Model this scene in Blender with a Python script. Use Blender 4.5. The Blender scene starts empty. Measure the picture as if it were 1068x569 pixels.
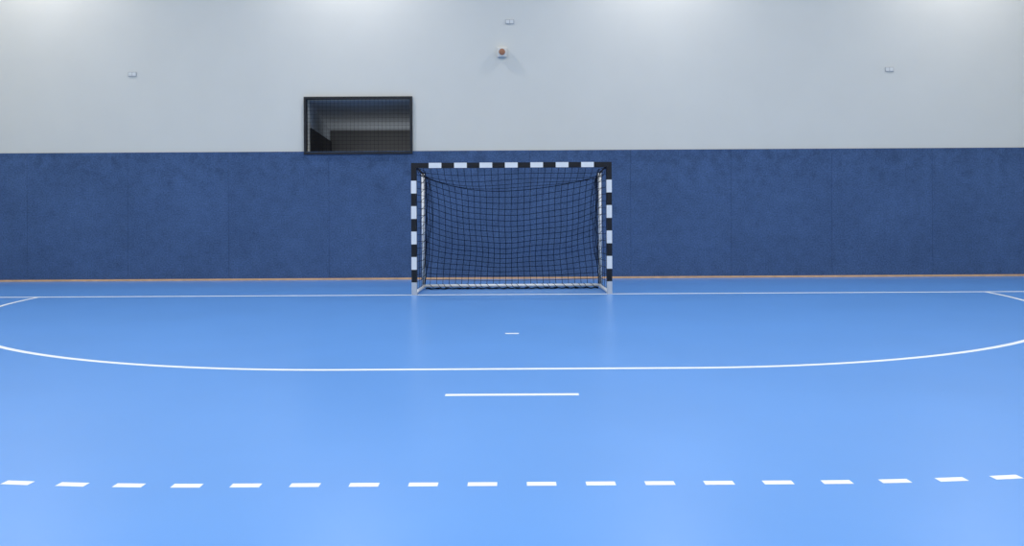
import bpy, bmesh, math
from mathutils import Vector, Matrix
S = bpy.context.scene
C = S.collection
S.view_settings.view_transform = 'Standard'
S.view_settings.look = 'None'
WALL = 2.83          # y of the back wall face
PAD = 2.80           # y of the padding face

# ---------------------------------------------------------------- materials
def mat(name, col, rough=0.6, spec=0.5, metal=0.0, vary=0.0, scale=4.0, bump=0.0, bscale=200.0, layers=(), scuff=None):
    m = bpy.data.materials.new(name); m.use_nodes = True
    nt = m.node_tree; b = nt.nodes['Principled BSDF']
    b.inputs['Roughness'].default_value = rough
    b.inputs['Specular IOR Level'].default_value = spec
    b.inputs['Metallic'].default_value = metal
    tc = nt.nodes.new('ShaderNodeTexCoord')
    def noise(sc, det=4, vec=None):
        n = nt.nodes.new('ShaderNodeTexNoise'); n.inputs['Scale'].default_value = sc
        n.inputs['Detail'].default_value = det
        nt.links.new(vec or tc.outputs['Object'], n.inputs['Vector']); return n
    def ramp(n, v, c):
        r = nt.nodes.new('ShaderNodeValToRGB')
        r.color_ramp.elements[0].position = 0.3; r.color_ramp.elements[1].position = 0.7
        lo = [x * (1 - v) for x in c]; hi = [min(1, x * (1 + v)) for x in c]
        r.color_ramp.elements[0].color = (*lo, 1); r.color_ramp.elements[1].color = (*hi, 1)
        nt.links.new(n.outputs['Fac'], r.inputs['Fac']); return r
    def mixn(mode, a, bb):
        mx = nt.nodes.new('ShaderNodeMix'); mx.data_type = 'RGBA'; mx.blend_type = mode
        mx.inputs['Factor'].default_value = 1.0
        nt.links.new(a, mx.inputs['A']); nt.links.new(bb, mx.inputs['B'])
        return mx.outputs['Result']
    out = ramp(noise(scale), vary, col).outputs['Color']
    for sc, v in layers:
        r2 = ramp(noise(sc, 8), v, (0.5, 0.5, 0.5))
        q = mixn('MULTIPLY', out, r2.outputs['Color'])
        out = mixn('ADD', q, q)
    if scuff:      # worn dark smudges, denser towards the upper edge of the padding
        sc, depth, ztop = scuff
        n = noise(sc, 9)
        n.inputs['Roughness'].default_value = 0.7
        sx = nt.nodes.new('ShaderNodeSeparateXYZ'); nt.links.new(tc.outputs['Object'], sx.inputs[0])
        mr = nt.nodes.new('ShaderNodeMapRange')
        mr.inputs['From Min'].default_value = ztop*0.6; mr.inputs['From Max'].default_value = ztop
        mr.inputs['To Min'].default_value = 0.0; mr.inputs['To Max'].default_value = 0.13
        nt.links.new(sx.outputs['Z'], mr.inputs['Value'])
        ad = nt.nodes.new('ShaderNodeMath'); ad.operation = 'ADD'
        nt.links.new(n.outputs['Fac'], ad.inputs[0]); nt.links.new(mr.outputs['Result'], ad.inputs[1])
        r = nt.nodes.new('ShaderNodeValToRGB')
        r.color_ramp.elements[0].position = 0.56; r.color_ramp.elements[1].position = 0.76
        r.color_ramp.elements[0].color = (1, 1, 1, 1); d = 1-depth; r.color_ramp.elements[1].color = (d, d, d, 1)
        nt.links.new(ad.outputs[0], r.inputs['Fac'])
        out = mixn('MULTIPLY', out, r.outputs['Color'])
    nt.links.new(out, b.inputs['Base Color'])
    if bump:
        bp = nt.nodes.new('ShaderNodeBump'); bp.inputs['Strength'].default_value = bump
        bp.inputs['Distance'].default_value = 0.002
        nt.links.new(noise(bscale).outputs['Fac'], bp.inputs['Height'])
        nt.links.new(bp.outputs['Normal'], b.inputs['Normal'])
    return m
M = {
 'floor': mat('blue_sports_floor', (0.132, 0.340, 0.755), 0.28, 0.43, vary=0.03, scale=0.7),
 'line': mat('white_line_paint', (0.93, 0.93, 0.90), 0.4, 0.5, vary=0.02, scale=6),
 'wall': mat('pale_grey_plaster', (0.715, 0.705, 0.632), 0.8, 0.3, vary=0.012, scale=1.5, bump=0.12, bscale=60),
 'felt': mat('blue_felt', (0.069, 0.122, 0.240), 0.95, 0.15, vary=0.08, scale=0.9, bump=0.5, bscale=150, layers=((5, 0.08), (40, 0.26)), scuff=(4.2, 0.26, 2.448)),
 'wood': mat('orange_tan_wood', (0.80, 0.47, 0.25), 0.5, 0.4, vary=0.12, scale=8),
 'ceil': mat('ceiling_white', (0.7, 0.7, 0.66), 0.9, 0.2, vary=0.02, scale=2),
 'white': mat('white_band_paint', (0.80, 0.81, 0.80), 0.35, 0.5, vary=0.02, scale=10),
 'shaded_white': mat('shaded_white_foot', (0.56, 0.58, 0.60), 0.4, 0.5, 0.2, vary=0.04, scale=12),  # white foot band with its shade put into the colour
 'black': mat('black_band_paint', (0.006, 0.006, 0.008), 0.4, 0.4, vary=0.1, scale=10),
 'tube': mat('silver_white_tube', (0.88, 0.88, 0.86), 0.3, 0.5, vary=0.03, scale=10),
 'cord': mat('black_cord', (0.006, 0.007, 0.012), 0.9, 0.1, vary=0.2, scale=60),
 'frame': mat('black_window_frame', (0.008, 0.010, 0.013), 0.5, 0.4, vary=0.1, scale=10),
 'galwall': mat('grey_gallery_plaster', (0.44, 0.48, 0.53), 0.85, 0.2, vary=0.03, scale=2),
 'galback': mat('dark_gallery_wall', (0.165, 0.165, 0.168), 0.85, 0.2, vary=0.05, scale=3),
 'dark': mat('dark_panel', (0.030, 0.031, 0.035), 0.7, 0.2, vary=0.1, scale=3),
 'plastic': mat('white_plastic', (0.74, 0.74, 0.69), 0.5, 0.4, vary=0.01, scale=20),
 'beige': mat('beige_grey_plastic', (0.74, 0.71, 0.64), 0.5, 0.4, vary=0.01, scale=20),
 'greyplastic': mat('grey_plastic', (0.48, 0.48, 0.46), 0.5, 0.4, vary=0.02, scale=20),
 'red': mat('brown_orange_plastic', (0.38, 0.17, 0.09), 0.5, 0.4, vary=0.05, scale=20),
}

# ---------------------------------------------------------------- helpers
def box(bm, x0, x1, y0, y1, z0, z1, mi=0):
    v = [bm.verts.new(p) for p in ((x0,y0,z0),(x1,y0,z0),(x1,y1,z0),(x0,y1,z0),(x0,y0,z1),(x1,y0,z1),(x1,y1,z1),(x0,y1,z1))]
    for f in ((3,2,1,0),(4,5,6,7),(0,1,5,4),(1,2,6,5),(2,3,7,6),(3,0,4,7)):
        bm.faces.new([v[i] for i in f]).material_index = mi
def bevbox(bm, x0, x1, y0, y1, z0, z1, w, seg=2):
    t = bmesh.new(); box(t, x0, x1, y0, y1, z0, z1)
    bmesh.ops.bevel(t, geom=t.edges[:], offset=w, segments=seg, profile=0.5, affect='EDGES')
    me = bpy.data.meshes.new('tmp'); t.to_mesh(me); t.free(); bm.from_mesh(me); bpy.data.meshes.remove(me)
def tube(bm, pts, r, n=8, cap=True):
    pts = [Vector(p) for p in pts]; rings = []; ref = None
    for i, p in enumerate(pts):
        d = (pts[min(i+1, len(pts)-1)] - pts[max(i-1, 0)]).normalized()
        if ref is None:
            ref = Vector((0,0,1)) if abs(d.z) < 0.9 else Vector((0,1,0))
        u = ref - d*ref.dot(d); u.normalize(); ref = u
        w = d.cross(u)
        rings.append([bm.verts.new(p + r*(math.cos(2*math.pi*k/n)*u + math.sin(2*math.pi*k/n)*w)) for k in range(n)])
    for a, b in zip(rings, rings[1:]):
        for k in range(n):
            f = bm.faces.new((a[k], a[(k+1)%n], b[(k+1)%n], b[k])); f.smooth = n > 5
    if cap:
        bm.faces.new(rings[0][::-1]); bm.faces.new(rings[-1])
def lathe(bm, prof, n=28):
    rings = [[bm.verts.new((r*math.cos(2*math.pi*k/n), y, r*math.sin(2*math.pi*k/n))) for k in range(n)] for r, y in prof]
    for a, b in zip(rings, rings[1:]):
        for k in range(n):
            bm.faces.new((a[k], a[(k+1)%n], b[(k+1)%n], b[k])).smooth = True
    bm.faces.new(rings[0][::-1]); bm.faces.new(rings[-1])
def obj(name, bm, mats, parent=None):
    bmesh.ops.recalc_face_normals(bm, faces=bm.faces[:])
    me = bpy.data.meshes.new(name); bm.to_mesh(me); bm.free()
    for m in (mats if isinstance(mats, (list, tuple)) else [mats]): me.materials.append(m)
    o = bpy.data.objects.new(name, me); C.objects.link(o)
    if parent: o.parent = parent
    return o
def tag(o, label, cat, group=None):
    o['label'] = label; o['category'] = cat
    if group: o['group'] = group
    return o
def thing(name, label, cat, loc=(0,0,0), group=None):
    o = bpy.data.objects.new(name, None); C.objects.link(o); o.location = loc
    o.empty_display_size = 0.1
    return tag(o, label, cat, group)
def struct(name, bm, m, label=None):
    o = obj(name, bm, m); o['kind'] = 'structure'
    if label: o['label'] = label
    return o
def sbox(name, *a, m):
    bm = bmesh.new(); box(bm, *a); return struct(name, bm, m)

# ---------------------------------------------------------------- room shell
XL, XR, YF, ZC = -11.15, 11.85, -20.0, 7.4
sbox('floor', XL, XR, YF, WALL+0.3, -0.2, 0.0, m=M['floor'])
sbox('ceiling', XL, XR, YF, WALL+0.3, ZC, ZC+0.2, m=M['ceil'])
sbox('wall_left', XL-0.2, XL, YF, WALL+0.3, -0.2, ZC+0.2, m=M['wall'])
sbox('wall_right', XR, XR+0.2, YF, WALL+0.3, -0.2, ZC+0.2, m=M['wall'])
sbox('wall_front', XL-0.2, XR+0.2, YF-0.2, YF, -0.2, ZC+0.2, m=M['wall'])
# window geometry
X0, X1, Z0, Z1 = -3.946, -1.882, 2.391, 3.487; fw = 0.045
ox0, ox1, oz0, oz1 = X0+0.03, X1-0.03, Z0+0.045, Z1-0.03
bm = bmesh.new()
WB = WALL+0.3
box(bm, XL, ox0, WALL, WB, 0, ZC); box(bm, ox1, XR, WALL, WB, 0, ZC)
box(bm, ox0, ox1, WALL, WB, 0, oz0); box(bm, ox0, ox1, WALL, WB, oz1, ZC)
struct('wall_back', bm, M['wall'])
# skirting strip
bm = bmesh.new(); bevbox(bm, XL, XR, PAD-0.012, WALL, 0.0, 0.034, 0.004)
struct('baseboard_back', bm, M['wood'])

# gallery room seen through the opening
gb = WALL+3.97
bm = bmesh.new()
v = [bm.verts.new(p) for p in ((-3.92,WB,3.48),(-1.2,WB,3.48),(-0.9,gb,3.20),(-4.31,gb,3.20),
                               (-3.92,WB,3.62),(-1.2,WB,3.62),(-0.9,gb,3.34),(-4.31,gb,3.34))]
for f in ((0,1,2,3),(7,6,5,4),(0,4,5,1),(1,5,6,2),(2,6,7,3),(3,7,4,0)): bm.faces.new([v[i] for i in f])
struct('ceiling', bm, M['galwall'])
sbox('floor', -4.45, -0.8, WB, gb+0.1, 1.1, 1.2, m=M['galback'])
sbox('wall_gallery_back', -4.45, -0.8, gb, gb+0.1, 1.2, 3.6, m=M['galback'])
def slab(name, a, b, z0, z1, t, m):
    bm = bmesh.new()
    pts = [(a[0],a[1]),(b[0],b[1]),(b[0]+t,b[1]),(a[0]+t,a[1])]
    lo = [bm.verts.new((x,y,z0)) for x,y in pts]; hi = [bm.verts.new((x,y,z1)) for x,y in pts]
    bm.faces.new(lo[::-1]); bm.faces.new(hi)
    for k in range(4): bm.faces.new((lo[k],lo[(k+1)%4],hi[(k+1)%4],hi[k]))
    return struct(name, bm, m)
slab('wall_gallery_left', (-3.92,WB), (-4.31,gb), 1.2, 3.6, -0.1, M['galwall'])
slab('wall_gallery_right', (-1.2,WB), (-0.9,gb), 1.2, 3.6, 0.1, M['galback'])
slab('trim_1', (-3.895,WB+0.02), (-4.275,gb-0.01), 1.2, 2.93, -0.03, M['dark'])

# window frame
bm = bmesh.new(); fy0, fy1 = PAD-0.03, WALL+0.06
box(bm, X0, X0+fw, fy0, fy1, Z0, Z1); box(bm, X1-fw, X1, fy0, fy1, Z0, Z1)
box(bm, X0+fw, X1-fw, fy0, fy1, Z0, Z0+fw); box(bm, X0+fw, X1-fw, fy0, fy1, Z1-fw, Z1)
struct('window_1', bm, M['frame'], 'black framed opening in the pale wall above the blue padding')
# safety net in it
bm = bmesh.new(); ny = PAD+0.0
n = 26
for i in range(1, n):
    x = X0+fw + (X1-X0-2*fw)*i/n; tube(bm, [(x,ny,Z0+fw),(x,ny,Z1-fw)], 0.0020, 4)
n = 14
for i in range(1, n):
    z = Z0+fw + (Z1-Z0-2*fw)*i/n; tube(bm, [(X0+fw,ny,z),(X1-fw,ny,z)], 0.0020, 4)
tag(obj('safety_net', bm, M['cord']), 'fine black safety net stretched across the dark opening in the upper wall', 'net')

# ---------------------------------------------------------------- padding
pad = thing('wall_padding', 'dark blue felt impact padding covering the lower wall behind the goal', 'wall padding', (0, PAD, 0))
x = XL; PW = 1.917
while x < XR - 0.05:
    bm = bmesh.new()
    bevbox(bm, x+0.001, min(x+PW, XR)-0.001, 0, WALL-PAD, 0.035, 2.448, 0.003)
    obj('panel', bm, M['felt'], pad); x += PW

# ---------------------------------------------------------------- court lines
LH = 0.0015
def line_mesh(outer, inner):
    bm = bmesh.new()
    o_ = [bm.verts.new((p[0],p[1],LH)) for p in outer]; i_ = [bm.verts.new((p[0],p[1],LH)) for p in inner]
    ob = [bm.verts.new((p[0],p[1],0)) for p in outer]; ib = [bm.verts.new((p[0],p[1],0)) for p in inner]
    for k in range(len(outer)-1):
        bm.faces.new((o_[k],o_[k+1],i_[k+1],i_[k])); bm.faces.new((o_[k+1],o_[k],ob[k],ob[k+1])); bm.faces.new((i_[k],i_[k+1],ib[k+1],ib[k]))
    bm.faces.new((o_[0],i_[0],ib[0],ob[0])); bm.faces.new((o_[-1],ob[-1],ib[-1],i_[-1]))
    return bm
LW = 0.062
def around(R, s):      # point at arc length s along the line R metres from the goal
    sg = 1 if s >= 0 else -1; a = abs(s)
    if a <= 1.5: return (s, -R)
    t = (a-1.5)/R
    return (sg*(1.5+R*math.sin(t)), -R*math.cos(t))
def strip(R, s0, s1, n, w=LW):
    out, inn = [], []
    for k in range(n+1):
        s = s0+(s1-s0)*k/n; sg = 1 if s >= 0 else -1; a = abs(s)
        out.append(around(R, s))
        if a <= 1.5: inn.append((s, -(R-w)))
        else:
            t = (a-1.5)/R; inn.append((sg*(1.5+(R-w)*math.sin(t)), -(R-w)*math.cos(t)))
    return line_mesh(out, inn)
tag(obj('goal_line', line_mesh([(XL+0.1,0),(XR-0.8,0)], [(XL+0.1,0.08),(XR-0.8,0.08)]), M['line']),
    'long straight white line on the floor running under the goal posts', 'floor line')
full = 1.5 + 6*math.pi/2 - 0.002
tag(obj('goal_area_line', strip(6.0, -full, full, 160), M['line']),
    'continuous curved white line sweeping round the goal on the blue floor', 'floor line')
bm = bmesh.new(); box(bm, -0.075, 0.075, -4.0, -3.94, 0, LH)
tag(obj('goalkeeper_mark', bm, M['line']), 'tiny white dash on the floor directly in front of the goal', 'floor mark')
bm = bmesh.new(); box(bm, -0.5, 0.5, -6.985, -6.985+LW, 0, LH)
tag(obj('penalty_line', bm, M['line']), 'short straight white line between the curved line and the dashed line', 'floor line')
words = ['', 'second', 'third', 'fourth', 'fifth', 'sixth', 'seventh', 'eighth', 'ninth']
for k in range(18):
    s = (-2.55 + 0.3*k)*1.005
    o = obj('free_throw_dash', strip(8.997, s-0.075, s+0.075, 4, 0.057), M['line'])
    side, q = ('left', k) if k < 9 else ('right', 17-k)
    lab = ('%smost white dash of the dashed line across the floor' % side) if q == 0 else \
          ('white floor dash, %s from the %s end of the dashed line' % (words[q], side))
    tag(o, lab, 'floor mark', 'dashes of the dashed floor line')

# ---------------------------------------------------------------- goal
goal = thing('handball_goal', 'handball goal with black and white banded frame and black net', 'goal', (0, 0, LH))
# nine bands below the corner, black and white in turn, the white foot greyed to paint in its shading
for s in (-1, 1):
    bm = bmesh.new(); x0, x1 = sorted((s*1.58, s*1.50))
    cuts = [2.0, 1.80] + [1.80-0.2*k for k in range(1, 9)] + [0.0]
    for i, (a, b) in enumerate(zip(cuts, cuts[1:])):
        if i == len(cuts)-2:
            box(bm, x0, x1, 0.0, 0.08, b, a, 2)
        else:
            box(bm, x0, x1, 0.0, 0.08, b, a, 1 if i % 2 == 0 else 0)
    bmesh.ops.remove_doubles(bm, verts=bm.verts[:], dist=1e-5)
    obj('post', bm, [M['white'], M['black'], M['shaded_white']], goal)
bm = bmesh.new(); cuts = [-1.58, -1.30] + [-1.30+0.2*k for k in range(1, 14)] + [1.58]
for i, (a, b) in enumerate(zip(cuts, cuts[1:])):
    box(bm, a, b, 0.0, 0.08, 2.0, 2.08, 1 if i % 2 == 0 else 0)
bmesh.ops.remove_doubles(bm, verts=bm.verts[:], dist=1e-5)
obj('crossbar', bm, [M['white'], M['black']], goal)
RY, UX, UT = 0.95, 1.49, 1.94
for s in (-1, 1):
    bm = bmesh.new(); tube(bm, [(s*UX, RY, 0.05), (s*UX, RY, UT)], 0.027, 12); up = obj('rear_upright', bm, M['tube'], goal)
    bm = bmesh.new()
    tube(bm, [(s*UX + 0.030*math.cos(t*0.6), RY + 0.030*math.sin(t*0.6), 0.10 + 1.8*t/130) for t in range(131)], 0.0035, 5)
    obj('lacing', bm, M['cord'], up)
    bm = bmesh.new(); tube(bm, [(s*1.525, 0.08, 0.035), (s*1.515, 0.3, 0.035), (s*UX, RY, 0.035)], 0.028, 12); obj('base_bar', bm, M['tube'], goal)
    bm = bmesh.new(); tube(bm, [(s*1.54, 0.08, 2.02), (s*1.52, 0.45, 2.0), (s*UX, RY-0.08, UT+0.01), (s*UX, RY, UT-0.02)], 0.016, 10); obj('top_arm', bm, M['black'], goal)
bm = bmesh.new(); tube(bm, [(-UX-0.02, RY, 0.055), (UX+0.02, RY, 0.055)], 0.025, 12); rb = obj('rear_bar', bm, M['tube'], goal)
bm = bmesh.new()
tube(bm, [(-1.44 + 2.88*t/240 + 0.03*math.sin(t*0.13), RY + 0.029*math.cos(t*0.6), 0.055 + 0.029*math.sin(t*0.6)) for t in range(241)], 0.0038, 5)
obj('lacing', bm, M['cord'], rb)

# net
CR = 0.0040
def sagz(u): return UT-0.02 - (0.27+0.03*math.sin(5.0*u+0.5))*(4*u*(1-u))**0.8
def wob(u, v): return math.sin(5.1*u+3.7*v+0.6)*math.sin(7.3*v-2.2*u+1.1)
def backp(u, v):   # u across, v: 0 top -> 1 bottom
    k = math.sin(math.pi*v)
    z = sagz(u)*(1-v) + 0.06*v + 0.020*k*wob(v*1.3, u*1.7) - 0.09*k*math.sin(math.pi*u)
    x = -UX + 2*UX*u
    x *= 1 - 0.04*k
    x += 0.018*k*wob(u*1.6, v) + 0.010*k*math.sin(9*u+1.0)*math.sin(6*v)
    y = RY + 0.035 + 0.14*k*math.sin(math.pi*u)
    return (x, y, z)
def topp(u, v):    # v: 0 crossbar -> 1 rear rope
    a = Vector((-1.5+3.0*u, 0.07, 2.0)); b = Vector(backp(u, 0)); p = a.lerp(b, v)
    p.z -= (0.06 + 0.03*math.sin(8*u))*math.sin(math.pi*v)
    return p
def sidep(s, u, v):  # u: 0 post -> 1 upright
    z = (2.0 + (UT-2.0)*u)*(1-v) + 0.10*v
    x = s*(1.5 - 0.01*u - (0.085+0.02*math.sin(6*v))*math.sin(math.pi*u)*(0.35+0.65*(1-v)) - 0.05*u*math.sin(math.pi*v))
    return (x, 0.08 + (RY-0.08)*u, z)
def grid(bm, f, nu, nv, r=CR, seg=2):
    for i in range(nu+1): tube(bm, [f(i/nu, j/(nv*seg)) for j in range(nv*seg+1)], r, 4)
    for j in range(nv+1): tube(bm, [f(i/(nu*seg), j/nv) for i in range(nu*seg+1)], r, 4)
bm = bmesh.new(); grid(bm, backp, 28, 18, seg=1)
net = obj('net', bm, M['cord'], goal)
bm = bmesh.new(); grid(bm, topp, 28, 5, r=0.0034, seg=1); obj('top_net', bm, M['cord'], net)
for s in (-1, 1):
    bm = bmesh.new(); grid(bm, lambda u, v: sidep(s, u, v), 6, 18, r=0.0034, seg=1); obj('side_net', bm, M['cord'], net)
    # gathered edge where side and back net are bunched together inside the upright
    bm = bmesh.new()
    for q in range(3):
        tube(bm, [(s*(1.46 - (0.055+0.035*q)*math.sin(math.pi*min(1, t/24)**0.6) - 0.012*math.sin(t*0.7+q+s)), RY-0.06-0.05*math.sin(math.pi*t/24),
                   1.92 - 1.84*t/24) for t in range(25)], 0.005, 5)
    obj('net_fold', bm, M['cord'], net)
bm = bmesh.new(); tube(bm, [backp(i/40, 0) for i in range(41)], 0.0052, 8); obj('net_rope', bm, M['cord'], net)
bm = bmesh.new()
tube(bm, [(-1.45+2.9*i/180, 0.895+0.015*math.sin(i*0.9), 0.011+0.006*(1+math.sin(i*0.61))) for i in range(181)], 0.010, 6)
tube(bm, [(-1.45+2.9*i/180, 0.870+0.02*math.sin(i*0.5+1), 0.010+0.004*(1+math.sin(i*0.83))) for i in range(181)], 0.008, 6)
obj('net_hem', bm, M['cord'], net)

# ---------------------------------------------------------------- wall fittings
def socket(x, z, label):
    t = thing('double_socket', label, 'wall socket', (x, WALL, z), 'double wall sockets')
    bm = bmesh.new(); bevbox(bm, -0.082, 0.082, -0.014, 0, -0.045, 0.045, 0.006); obj('faceplate', bm, M['greyplastic'], t)
    for sx in (-1, 1):
        bm = bmesh.new(); bevbox(bm, sx*0.038-0.032, sx*0.038+0.032, -0.017, -0.013, -0.032, 0.032, 0.0015)
        obj('insert', bm, M['plastic'], t)
zz = lambda y: 1.432 + (212.6-y)*0.01827
xx = lambda x: (x-534)*0.01827
socket(xx(138.5), zz(79.5-2.2-2.2), 'small white double socket high on the wall, left of the black framed opening')
socket(xx(533), zz(22.5), 'small white double socket high on the wall, just above the alarm sounder')
socket(xx(929.5), zz(72.3+2.2), 'small white double socket alone high on the wall right of the goal')
t = thing('alarm_sounder', 'small pale alarm sounder with round brown-orange centre high on the wall above the goal', 'alarm', (xx(525), WALL, zz(55)))
bm = bmesh.new(); bevbox(bm, -0.088, 0.088, -0.105, 0.004, -0.088, 0.088, 0.010, 3); obj('housing', bm, M['beige'], t)
bm = bmesh.new(); lathe(bm, [(0.074,-0.104),(0.074,-0.118),(0.071,-0.122),(0.064,-0.122),(0.061,-0.114)]); obj('collar', bm, M['plastic'], t)
bm = bmesh.new(); lathe(bm, [(0.060,-0.113),(0.060,-0.121),(0.050,-0.129),(0.030,-0.134),(0.006,-0.135)]); obj('lens', bm, M['red'], t)

# ---------------------------------------------------------------- lamps
def area(name, loc, sx, sy, power, col=(1,1,1), rot=(0,0,0)):
    l = bpy.data.lights.new(name, 'AREA'); l.shape = 'RECTANGLE'; l.size = sx; l.size_y = sy
    l.energy = power; l.color = col
    o = bpy.data.objects.new(name, l); C.objects.link(o); o.location = loc; o.rotation_euler = rot
    return o
for y, p, sx, sy in ((1.72, 72, 0.5, 0.3), (-4.0, 142, 1.2, 0.5), (-9.5, 132, 1.2, 0.5), (-15.0, 132, 1.2, 0.5)):
    for x in (-8.9, -3.0, 2.85, 8.5):
        area('ceiling_lamp', (x, y, ZC-0.15), sx, sy, p, (1.0, 0.98, 0.95) if y < 1 else (1.0, 0.985, 1.02))
area('gallery_fill', (-2.8, gb-0.6, 2.15), 2.6, 0.6, 7, (0.95,0.98,1), (math.pi, 0, 0))  # unseen upward fill light, added to brighten the gallery ceiling
w = bpy.data.worlds.new('World'); S.world = w; w.use_nodes = True
w.node_tree.nodes['Background'].inputs[0].default_value = (0.6, 0.7, 0.85, 1)
w.node_tree.nodes['Background'].inputs[1].default_value = 0.3

# ---------------------------------------------------------------- camera
cd = bpy.data.cameras.new('camera'); cd.sensor_width = 36; cd.lens = 879/1068*36
cd.shift_y = -71.9/1068
cam = bpy.data.objects.new('camera', cd); C.objects.link(cam)
cam.location = (0.008, -13.265, 1.427); cam.rotation_euler = (math.pi/2, 0.0057, 0)
S.camera = cam
